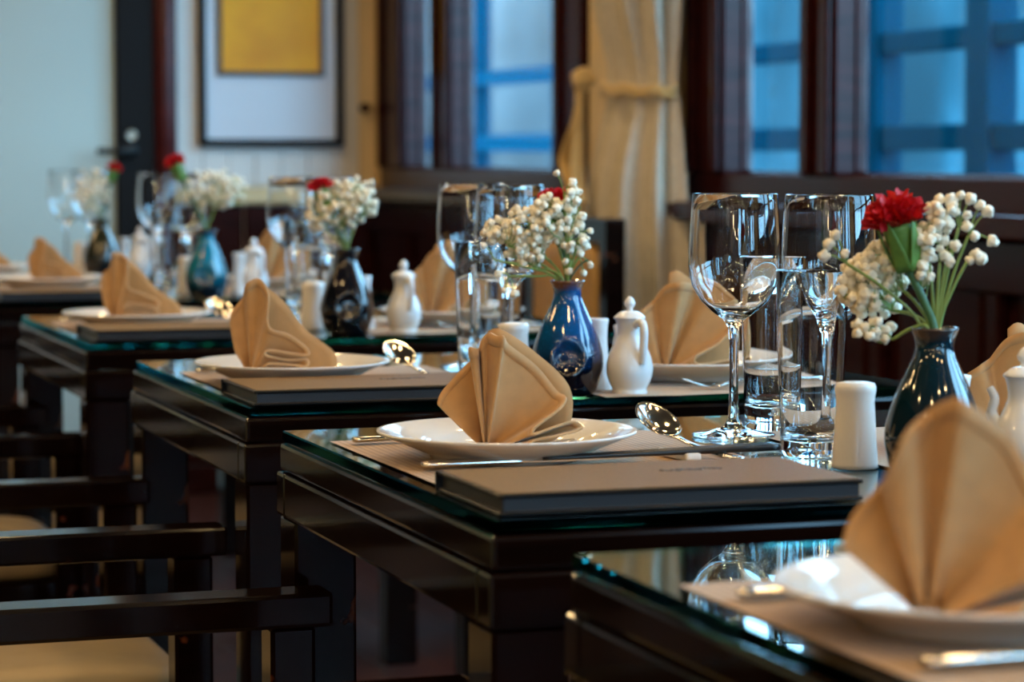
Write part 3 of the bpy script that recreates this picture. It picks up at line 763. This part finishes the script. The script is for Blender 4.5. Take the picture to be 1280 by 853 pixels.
def gypsophila(label, mouth, clusters, extra, seed, single=True, br=1.0):
    """clusters: (u, v, w, ru, rv, rw, n) around the mouth in camera-facing axes"""
    r2 = random.Random(seed); t = thing('gypsophila_spray', label, 'flower', mouth)
    pts = []; bm = bmesh.new()
    for (u, v, w, ru, rv, rw, n) in clusters:
        c = uvw(u, v, w)
        st = uvw(u*.04+r2.uniform(-.004, .004), r2.uniform(-.004, .004), -.05); mo = uvw(u*.10, r2.uniform(-.005, .005), .002)
        node = mo*.35+c*.65+uvw(0, 0, -.008)
        tube_bm(bm, smooth_profile([st, mo, mo*.55+node*.45+uvw(0, 0, .006), node], 4), [.0016]*12+[.0011], 6)
        nodes = []
        for j in range(max(2, n//7)):
            nd = c+uvw(r2.gauss(0, .5)*ru, r2.gauss(0, .5)*rv, r2.gauss(-.2, .45)*rw); nodes.append(nd)
            tube_bm(bm, smooth_profile([node, (node+nd)/2+uvw(r2.uniform(-.004, .004), 0, .003), nd], 3), .0008, 5)
        for j in range(n):
            for _ in range(30):
                a = Vector((r2.uniform(-1, 1), r2.uniform(-1, 1), r2.uniform(-1, 1)))
                if a.length > 1: continue
                p = c+uvw(a.x*ru, a.y*rv, a.z*rw)
                if all((p-q).length > .0068*br for q in pts): break
            pts.append(p)
            nd = min(nodes, key=lambda q: (q-p).length)
            tube_bm(bm, [nd, (nd+p)/2+uvw(0, 0, -.002), p], .0006, 4, False)
    for (u, v, w, pu, pw) in extra:       # single blossoms on their own pedicel, from a branch point
        p = uvw(u, v, w); pts.append(p); nd = uvw(pu, v*.6, pw)
        tube_bm(bm, smooth_profile([nd, (nd+p)/2+uvw(0, 0, .003), p], 3), .0008, 5, False)
    if extra:
        for nd in {(e[3], e[4]) for e in extra}:
            a = uvw(nd[0], 0, nd[1]); tube_bm(bm, smooth_profile([uvw(nd[0]*.05, 0, -.05), uvw(nd[0]*.15, 0, .005), a*.55+uvw(0, 0, .004), a], 4), .0014, 6)
    link('stems', finish(bm, 'stems'), M['stem'], t)
    if single:
        for p in pts:
            o = bpy.data.objects.new('blossom', blos_mes[r2.randrange(3)]); COL.objects.link(o); o.parent = t; o.location = p
            s = br*r2.uniform(.75, 1.18); o.scale = (s, s, s); o.rotation_euler = (r2.uniform(0, 6), r2.uniform(0, 6), 0)
    else:
        bm = bmesh.new()
        for p in pts:
            n0 = len(bm.verts)
            s = br*r2.uniform(.8, 1.2)
            bmesh.ops.create_icosphere(bm, subdivisions=2, radius=.0055*s, matrix=Matrix.Translation(p))
        o = link('blossoms', finish(bm, 'blossoms'), M['blossom'], t); o['kind'] = 'stuff'
    return t
def vase_leaf(t_label, mouth, d, length):
    t = thing('leaf_sprig', t_label, 'leaf', mouth)
    d = Vector(d).normalized(); s = d.cross(UP).normalized()
    me = grid_mesh('leaf', lambda u, v: d*length*v+UP*(.012*math.sin(v*2.0))+s*((u-.5)*.012*math.sin(PI*min(1, v*.9+.08)))+UP*abs(u-.5)*.004, 5, 9)
    o = link('leaf_blade', me, M['leaf'], t); solid(o, .0006)
    tube('leaf_stem', [Vector((0, 0, -.04)), Vector((0, 0, -.01)), d*.006], .0012, M['leaf'], t)
    return t

# ------------------------------------------------------------------ per-table layout
NICK = {'A': 'cropped camera-end table', 'B': 'teal vase table', 'C': 'cobalt vase table', 'D': 'black vase table', 'E': 'turquoise vase table', 'F': 'olive vase table'}
# offsets from the table's near aisle corner
PL = {'A': (.139, .375), 'B': (.146, .420), 'C': (.126, .335), 'D': (.140, .350), 'E': (.178, .385), 'F': (.108, .0)}
PL['F'] = (.108, .02+.0)
PLATE = {'A': (.760, 1.385), 'B': (.768, 2.295), 'C': (.775, 3.155), 'D': (.780, 4.225), 'E': (.830, 5.510), 'F': (.765, 6.130)}
PLATE_W = {'B': (1.262, 2.205), 'C': (1.262, 3.040), 'D': (1.292, 4.150), 'E': (1.290, 5.350)}
def mark(o): return o
first = {}
def place(kind, build, label, cat, loc, rz, group):
    """build the first of a kind with its parts, then copy it"""
    if kind not in first:
        t = thing(kind, label, cat, loc, rz, group); build(t); first[kind] = t; return t
    return dup(first[kind], loc, rz, label, group)
def b_plate(t): link('dish', plate_me, M['porcelain'], t)
def simple(name, me, mat, label, cat, loc, rz=0, group=None):
    o = link(name, me, mat, None, loc, (0, 0, rz)); tag(o, label, cat, group); return o
def b_fork(t):
    h = link('handle', fork_h, M['steel'], t)
    for y in (-.0085, -.0028, .0028, .0085): link('tine', tine_me, M['steel'], h, (0, y, 0))
def b_knife(t): link('handle', knife_h, M['steel'], t); link('blade', blade_me, M['steel'], t)
def b_spoon(t): link('handle', spoon_h, M['steel'], t); solid(link('bowl', bowl_me, M['steel'], t), .0010)
def b_jug(t):
    link('body', jug_me, M['porcelain_blue'], t); link('knob', knob_me, M['porcelain_blue'], link('lid', lid_me, M['porcelain_blue'], t)); link('handle', jh_me, M['porcelain_blue'], t); link('spout', sp_me, M['porcelain_blue'], t)

for k, tx, ty, noun in TABLES:
    nk = NICK[k]
    px, py = PLATE[k]
    # --- aisle setting
    mx0, my0 = max(tx+.022, px-.125), py-.235
    simple('placemat', mat_me, M['placemat'], 'beige woven placemat at the aisle end of the %s' % nk, 'placemat', (mx0, my0, TZ), 0, 'woven placemats')
    place('dinner_plate', b_plate, 'white porcelain plate under the fan napkin, aisle end of %s' % nk, 'plate', (px, py, MZ), 0, 'white plates')
    if k != 'F':
        place('dinner_fork', b_fork, 'steel fork beyond the plate at aisle end of %s' % nk, 'fork', (mx0+.012, py+(.125 if k == 'A' else .155), MZ), 0, 'steel forks')
    if k in 'ABC':
        place('dinner_knife', b_knife, 'steel knife beside the menu at aisle end of %s' % nk, 'knife', (mx0+.015, py-(.118 if k == 'A' else .070), MZ), 0, 'steel knives')
    # --- menu
    mloc = {'A': (.70, 1.045, TZ), 'B': (tx+.013, ty+.022, TZ), 'C': (tx+.012, ty+.012, TZ), 'D': (tx+.018, ty+.02, TZ), 'E': (tx+.03, ty+.02, TZ), 'F': (tx+.03, ty+.02, TZ)}[k]
    if k not in 'F':
        if 'menu_folder' not in first:
            t = thing('menu_folder', '', 'menu', mloc, 0, 'brown menu folders'); menu_parts(t); first['menu_folder'] = t
            t['label'] = 'brown leather menu folder lying on the %s' % nk
        else: dup(first['menu_folder'], mloc, 0, 'brown leather menu folder lying on the %s' % nk)
# --- napkins
for k, fan, back, hu, hv, sc, lab in [('A', FAN_A, BACK_B, -.032, -.014, 1.08, 'large blurred tan fan napkin on the plate of the cropped camera-end table'),
        ('B', FAN_B, BACK_B, -.019, -.008, .98, 'sharp tan fan napkin on the plate of the teal vase table'),
        ('C', FAN_C, BACK_C, -.050, -.008, 1.08, 'tan fan napkin showing S-curved hem, aisle end of cobalt vase table'),
        ('D', FAN_C, BACK_C, -.033, -.008, 1.05, 'tan fan napkin at the aisle end of the black vase table'),
        ('E', FAN_C, BACK_C, -.020, -.008, .92, 'tan fan napkin at the aisle end of the turquoise vase table'),
        ('F', FAN_C, BACK_C, -.020, -.008, .92, 'tan fan napkin at the aisle end of the olive vase table')]:
    px, py = PLATE[k]; h = Vector((px, py, MZ+.0080))+uvw(hu, hv, 0)
    napkin(lab, h, fan, back, sc, 0, seed=ord(k))
# --- window-end settings
for k in 'BCDE':
    px, py = PLATE_W[k]; nk = NICK[k]
    simple('placemat', mat_me, M['placemat'], 'beige woven placemat at the window end of the %s' % nk, 'placemat', (px-.19, py-.20, TZ), 0, 'woven placemats')
    place('dinner_plate', b_plate, 'white porcelain plate at the window end of the %s' % nk, 'plate', (px, py, MZ), 0, 'white plates')
    place('dinner_fork', b_fork, 'steel fork with raised tines at the window end of %s' % nk, 'fork', (px+.12, py-.150, MZ), PI, 'steel forks')
    h = Vector((px, py, MZ+.0080))+uvw({'B': -.024, 'C': -.035, 'D': -.035, 'E': -.03}[k], -.012, 0)
    napkin('draped tan fan napkin at the window end of the %s' % nk, h, FAN_W, [(x+.004, .02, z-.004) for x, _, z in BACK_B], {'B': 1.0}.get(k, 1.12), 0, seed=50+ord(k))
# --- spoons, chopsticks, rests
SPOON = {'A': None, 'B': (.956, 2.185), 'C': (.956, 3.075), 'D': (.952, 4.14)}
for k in 'BCD':
    nk = NICK[k]; px, py = PLATE[k]
    sx, sy = SPOON[k]
    place('dessert_spoon', b_spoon, 'steel spoon with upturned bowl past the plate of the %s' % nk, 'spoon', (sx, sy, MZ), PI/2+.18, 'steel spoons')
    if k in 'BC':
        ry = py-.075
        simple('chopstick_rest', rest_me, M['porcelain'], 'white ceramic chopstick rest on the %s' % nk, 'rest', (px+.150, ry+.02, MZ-.0005), .1, 'chopstick rests')
        for j in range(2):
            simple('chopstick', chop_me, M['chopstick'], 'black chopstick on the white rest of %s, %s' % (nk, ('menu side of the two', 'spoon side of the two')[j]), 'chopstick', (px+.005, ry-.012+j*.009, MZ+.0035), .06, 'black chopsticks')
# --- glasses
VASE = {'B': (1.062, 2.014), 'C': (1.050, 2.912), 'D': (1.072, 4.001), 'E': (1.080, 5.100), 'F': (1.035, 6.055)}
W1 = {'B': (1.049, 2.416), 'C': (1.060, 3.316), 'D': (1.085, 4.40), 'E': (1.06, 5.48), 'F': (1.02, 6.46)}
W2 = {'B': (1.100, 2.305), 'C': (1.072, 3.190), 'D': (1.120, 4.29), 'E': (1.10, 5.37), 'F': (1.06, 6.35)}
TM = {'B': (1.052, 2.240), 'C': (1.010, 3.120), 'D': (1.055, 4.21), 'E': (1.04, 5.29)}
TW_ = {'B': (1.155, 2.560), 'C': (1.150, 3.470), 'D': (1.16, 4.52)}
for k in 'BCDEF':
    nk = NICK[k]
    simple('wine_glass', wine_me, M['wine_glass'], 'tall clear wine glass on the %s, the one farther from the vase' % nk, 'wine glass', (*W1[k], TZ), 0, 'wine glasses')
    simple('wine_glass', wine_me, M['wine_glass'], 'tall clear wine glass on the %s, the one closer to the vase' % nk, 'wine glass', (*W2[k], TZ), 0, 'wine glasses')
    if k in TM: simple('water_tumbler', tum_me, M['wine_glass'], 'tall water tumbler in front of the wine glasses on the %s' % nk, 'tumbler', (*TM[k], TZ), 0, 'water tumblers')
    if k in TW_: simple('water_tumbler', tum_me, M['wine_glass'], 'tall water tumbler behind the wine glasses on the %s' % nk, 'tumbler', (*TW_[k], TZ), 0, 'water tumblers')
# --- vases, salt, pepper, jug
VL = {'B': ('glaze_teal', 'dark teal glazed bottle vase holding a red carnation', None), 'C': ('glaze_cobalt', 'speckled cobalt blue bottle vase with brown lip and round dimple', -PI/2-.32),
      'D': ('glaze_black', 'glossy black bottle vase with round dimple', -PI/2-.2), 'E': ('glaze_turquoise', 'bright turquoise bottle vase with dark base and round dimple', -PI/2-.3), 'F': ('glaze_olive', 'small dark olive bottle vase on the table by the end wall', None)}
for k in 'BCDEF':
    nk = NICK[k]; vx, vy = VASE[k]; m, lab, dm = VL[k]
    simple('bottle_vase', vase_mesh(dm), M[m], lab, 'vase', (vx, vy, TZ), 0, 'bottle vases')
    so = {'B': (-.016, .120), 'C': (-.030, .110), 'D': (-.030, .100), 'E': (-.02, .09), 'F': (-.03, .10)}[k]
    po = {'B': (.062, .075), 'C': (.052, .036), 'D': (.055, .10), 'E': (.075, .04), 'F': (.07, .09)}[k]
    jo = {'B': (.088, .0), 'C': (.068, -.028), 'D': (.090, -.012), 'E': (.105, .04), 'F': (.085, -.03)}[k]
    simple('salt_pot', salt_me, M['porcelain'], 'white porcelain salt pot on the aisle side of the vase, %s' % nk, 'salt pot', (vx+so[0], vy+so[1], TZ), 0, 'white salt pots')
    simple('pepper_pot', pep_me, M['porcelain_blue'], 'slim flared white pepper pot on the window side of the vase, %s' % nk, 'pepper pot', (vx+po[0], vy+po[1], TZ), 0, 'white pepper pots')
    place('sauce_jug', b_jug, 'white lidded porcelain sauce jug beside the vase on the %s' % nk, 'jug', (vx+jo[0], vy+jo[1], TZ), {'B': -.55, 'C': -1.35, 'D': -1.45, 'E': -1.2, 'F': -1.0}[k], 'white sauce jugs')
def mouth(k): return Vector((*VASE[k], TZ+.130))
def s(px): return px
# B (scale about 1440 px per metre)
q = 1/1440
gypsophila('white gypsophila spray spreading beside the carnation in the teal vase', mouth('B'),
    [(-72*q, .035, 56*q, 44*q, .03, 42*q, 110), (-54*q, .02, 96*q, 26*q, .02, 26*q, 22), (-8*q, -.002, 118*q, 20*q, .012, 26*q, 20), (8*q, 0, 150*q, 16*q, .012, 18*q, 14), (-16*q, .006, 76*q, 14*q, .015, 24*q, 12), (-74*q, .012, 2*q, 26*q, .015, 14*q, 18)],
    [(u*q, 0, w*q, pu*q, pw*q) for u, w, pu, pw in [(18, 166, 28, 130), (30, 170, 28, 130), (42, 166, 28, 130), (54, 158, 40, 120), (64, 150, 40, 120), (38, 146, 28, 130), (38, 132, 28, 130), (48, 120, 40, 120), (70, 114, 40, 120), (50, 96, 40, 90), (56, 92, 40, 90), (42, 90, 40, 90), (24, 108, 14, 90), (18, 88, 14, 90), (12, 96, 14, 90), (14, 128, 14, 90), (-132, 110, -110, 86), (-124, 122, -110, 86), (-112, 98, -110, 86), (-138, 96, -110, 86)]], 21)
carnation('red carnation with big green calyx in the dark teal vase', mouth('B'), mouth('B')+uvw(-48*q, -.004, 132*q), uvw(-.28, -.12, 1), 1.15, 30, 2)
# C
q = 1/1050
gypsophila('white gypsophila spray over the speckled cobalt vase', mouth('C'),
    [(-48*q, .012, 68*q, 36*q, .025, 30*q, 60), (-16*q, .004, 82*q, 28*q, .02, 30*q, 46), (-82*q, .02, 64*q, 24*q, .02, 18*q, 30), (-48*q, .012, 40*q, 28*q, .02, 20*q, 24), (6*q, 0, 58*q, 20*q, .012, 24*q, 14), (4*q, 0, 106*q, 16*q, .01, 14*q, 8)],
    [(u*q, 0, w*q, pu*q, pw*q) for u, w, pu, pw in [(-14, 138, -4, 112), (6, 126, -4, 112), (9, 116, -4, 112), (0, 108, -4, 112), (18, 84, 16, 60), (28, 66, 16, 60), (24, 56, 16, 60), (28, 24, 14, 34), (20, 14, 14, 34), (2, 16, -2, 30), (-2, 28, -2, 30), (16, 38, 14, 34), (-104, 48, -90, 30), (-78, -8, -72, 10), (-66, -12, -72, 10), (-86, 12, -72, 10)]], 33)
carnation('red carnation half hidden behind gypsophila in the cobalt vase', mouth('C'), mouth('C')+uvw(-14*q, .030, 96*q), uvw(-.1, .1, 1), .95, 22, 3)
vase_leaf('small dark pointed leaf leaning out of the cobalt vase', mouth('C'), uvw(.72, -.1, .5), .030)
# D
q = 1/790
gypsophila('white gypsophila spray over the glossy black vase', mouth('D'),
    [(-4*q, 0, 58*q, 44*q, .03, 30*q, 80), (18*q, 0, 66*q, 26*q, .02, 26*q, 30), (-34*q, .01, 40*q, 18*q, .02, 18*q, 20)], [], 41, False, 1.0)
carnation('red carnation at the side of the spray in the black vase', mouth('D'), mouth('D')+uvw(-32*q, .01, 76*q), uvw(-.3, 0, 1), .9, 18, 4)
q = 1/630
gypsophila('white gypsophila spray over the turquoise vase', mouth('E'),
    [(18*q, 0, 55*q, 32*q, .03, 24*q, 70), (-8*q, .01, 50*q, 18*q, .02, 24*q, 24)], [], 42, False, 1.0)
carnation('red carnation standing above the spray in the turquoise vase', mouth('E'), mouth('E')+uvw(-36*q, 0, 82*q), uvw(-.42, 0, 1), .95, 18, 5)
q = 1/540
gypsophila('pale gypsophila spray in the olive vase by the door', mouth('F'),
    [(-10*q, 0, 38*q, 24*q, .03, 28*q, 70)], [], 43, False, 1.0)
carnation('red carnation leaning from the olive vase by the door', mouth('F'), mouth('F')+uvw(16*q, 0, 62*q), uvw(.3, 0, 1), .8, 16, 6)

# ------------------------------------------------------------------ chairs
def cushion_mesh(name, lo, hi, crown):
    def se(c, p=.35): return math.copysign(abs(c)**p, c)
    cx, cyy, cz = [(a+b)/2 for a, b in zip(lo, hi)]; hx, hy, hz = [(b-a)/2 for a, b in zip(lo, hi)]
    def fn(u, v):
        a = 2*PI*u; b = PI*(v-.5)
        x = se(math.cos(a), .3)*se(math.cos(b), .3); y = se(math.sin(a), .3)*se(math.cos(b), .3); z = se(math.sin(b), .45)
        return Vector((cx+hx*x, cyy+hy*y, cz+hz*z+(crown*(1-x*x)*(1-y*y) if z > 0 else 0)))
    return grid_mesh(name, fn, 48, 15, True)
def b_chair(t):
    """faces +x, origin under the seat centre"""
    w = .26
    for sgn in (-1, 1):
        y0, y1 = (w-.045, w) if sgn > 0 else (-w, -w+.045)
        box('leg', (.200, y0, 0), (.245, y1, .573), M['chair_wood'], t, bev=.004)
        box('leg', (-.27, y0, 0), (-.225, y1, .90), M['chair_wood'], t, bev=.004)
        box('arm', (-.225, y0-.004, .572), (.262, y1+.004, .606), M['chair_wood'], t, bev=.004, seg=2)
    box('seat_frame', (-.225, -w+.045, .30), (.238, w-.045, .374), M['chair_wood'], t, bev=.004)
    link('seat_cushion', cushion_mesh('cushion', (-.222, -w+.052, .367), (.240, w-.052, .428), .012), M['seat'], t)
    box('top_rail', (-.268, -w+.045, .845), (-.228, w-.045, .90), M['chair_wood'], t, bev=.004)
    box('lower_rail', (-.266, -w+.045, .46), (-.230, w-.045, .50), M['chair_wood'], t, bev=.004)
    link('back_pad', cushion_mesh('pad', (-.272, -w+.055, .50), (-.215, w-.055, .842), 0), M['backpad'], t)
for k in 'BCDEF':
    _, tx, ty, _n = TB[k]
    place('armchair', b_chair, 'dark wooden armchair with tan seat at the aisle end of the %s' % NICK[k], 'chair', (.385 if k != 'D' else .41, ty+TD/2, 0), 0, 'aisle armchairs')
place('armchair', b_chair, 'dark wooden armchair with tan back pad below the tied curtain', 'chair', (1.722, 5.42, 0), PI, 'window-side armchairs')
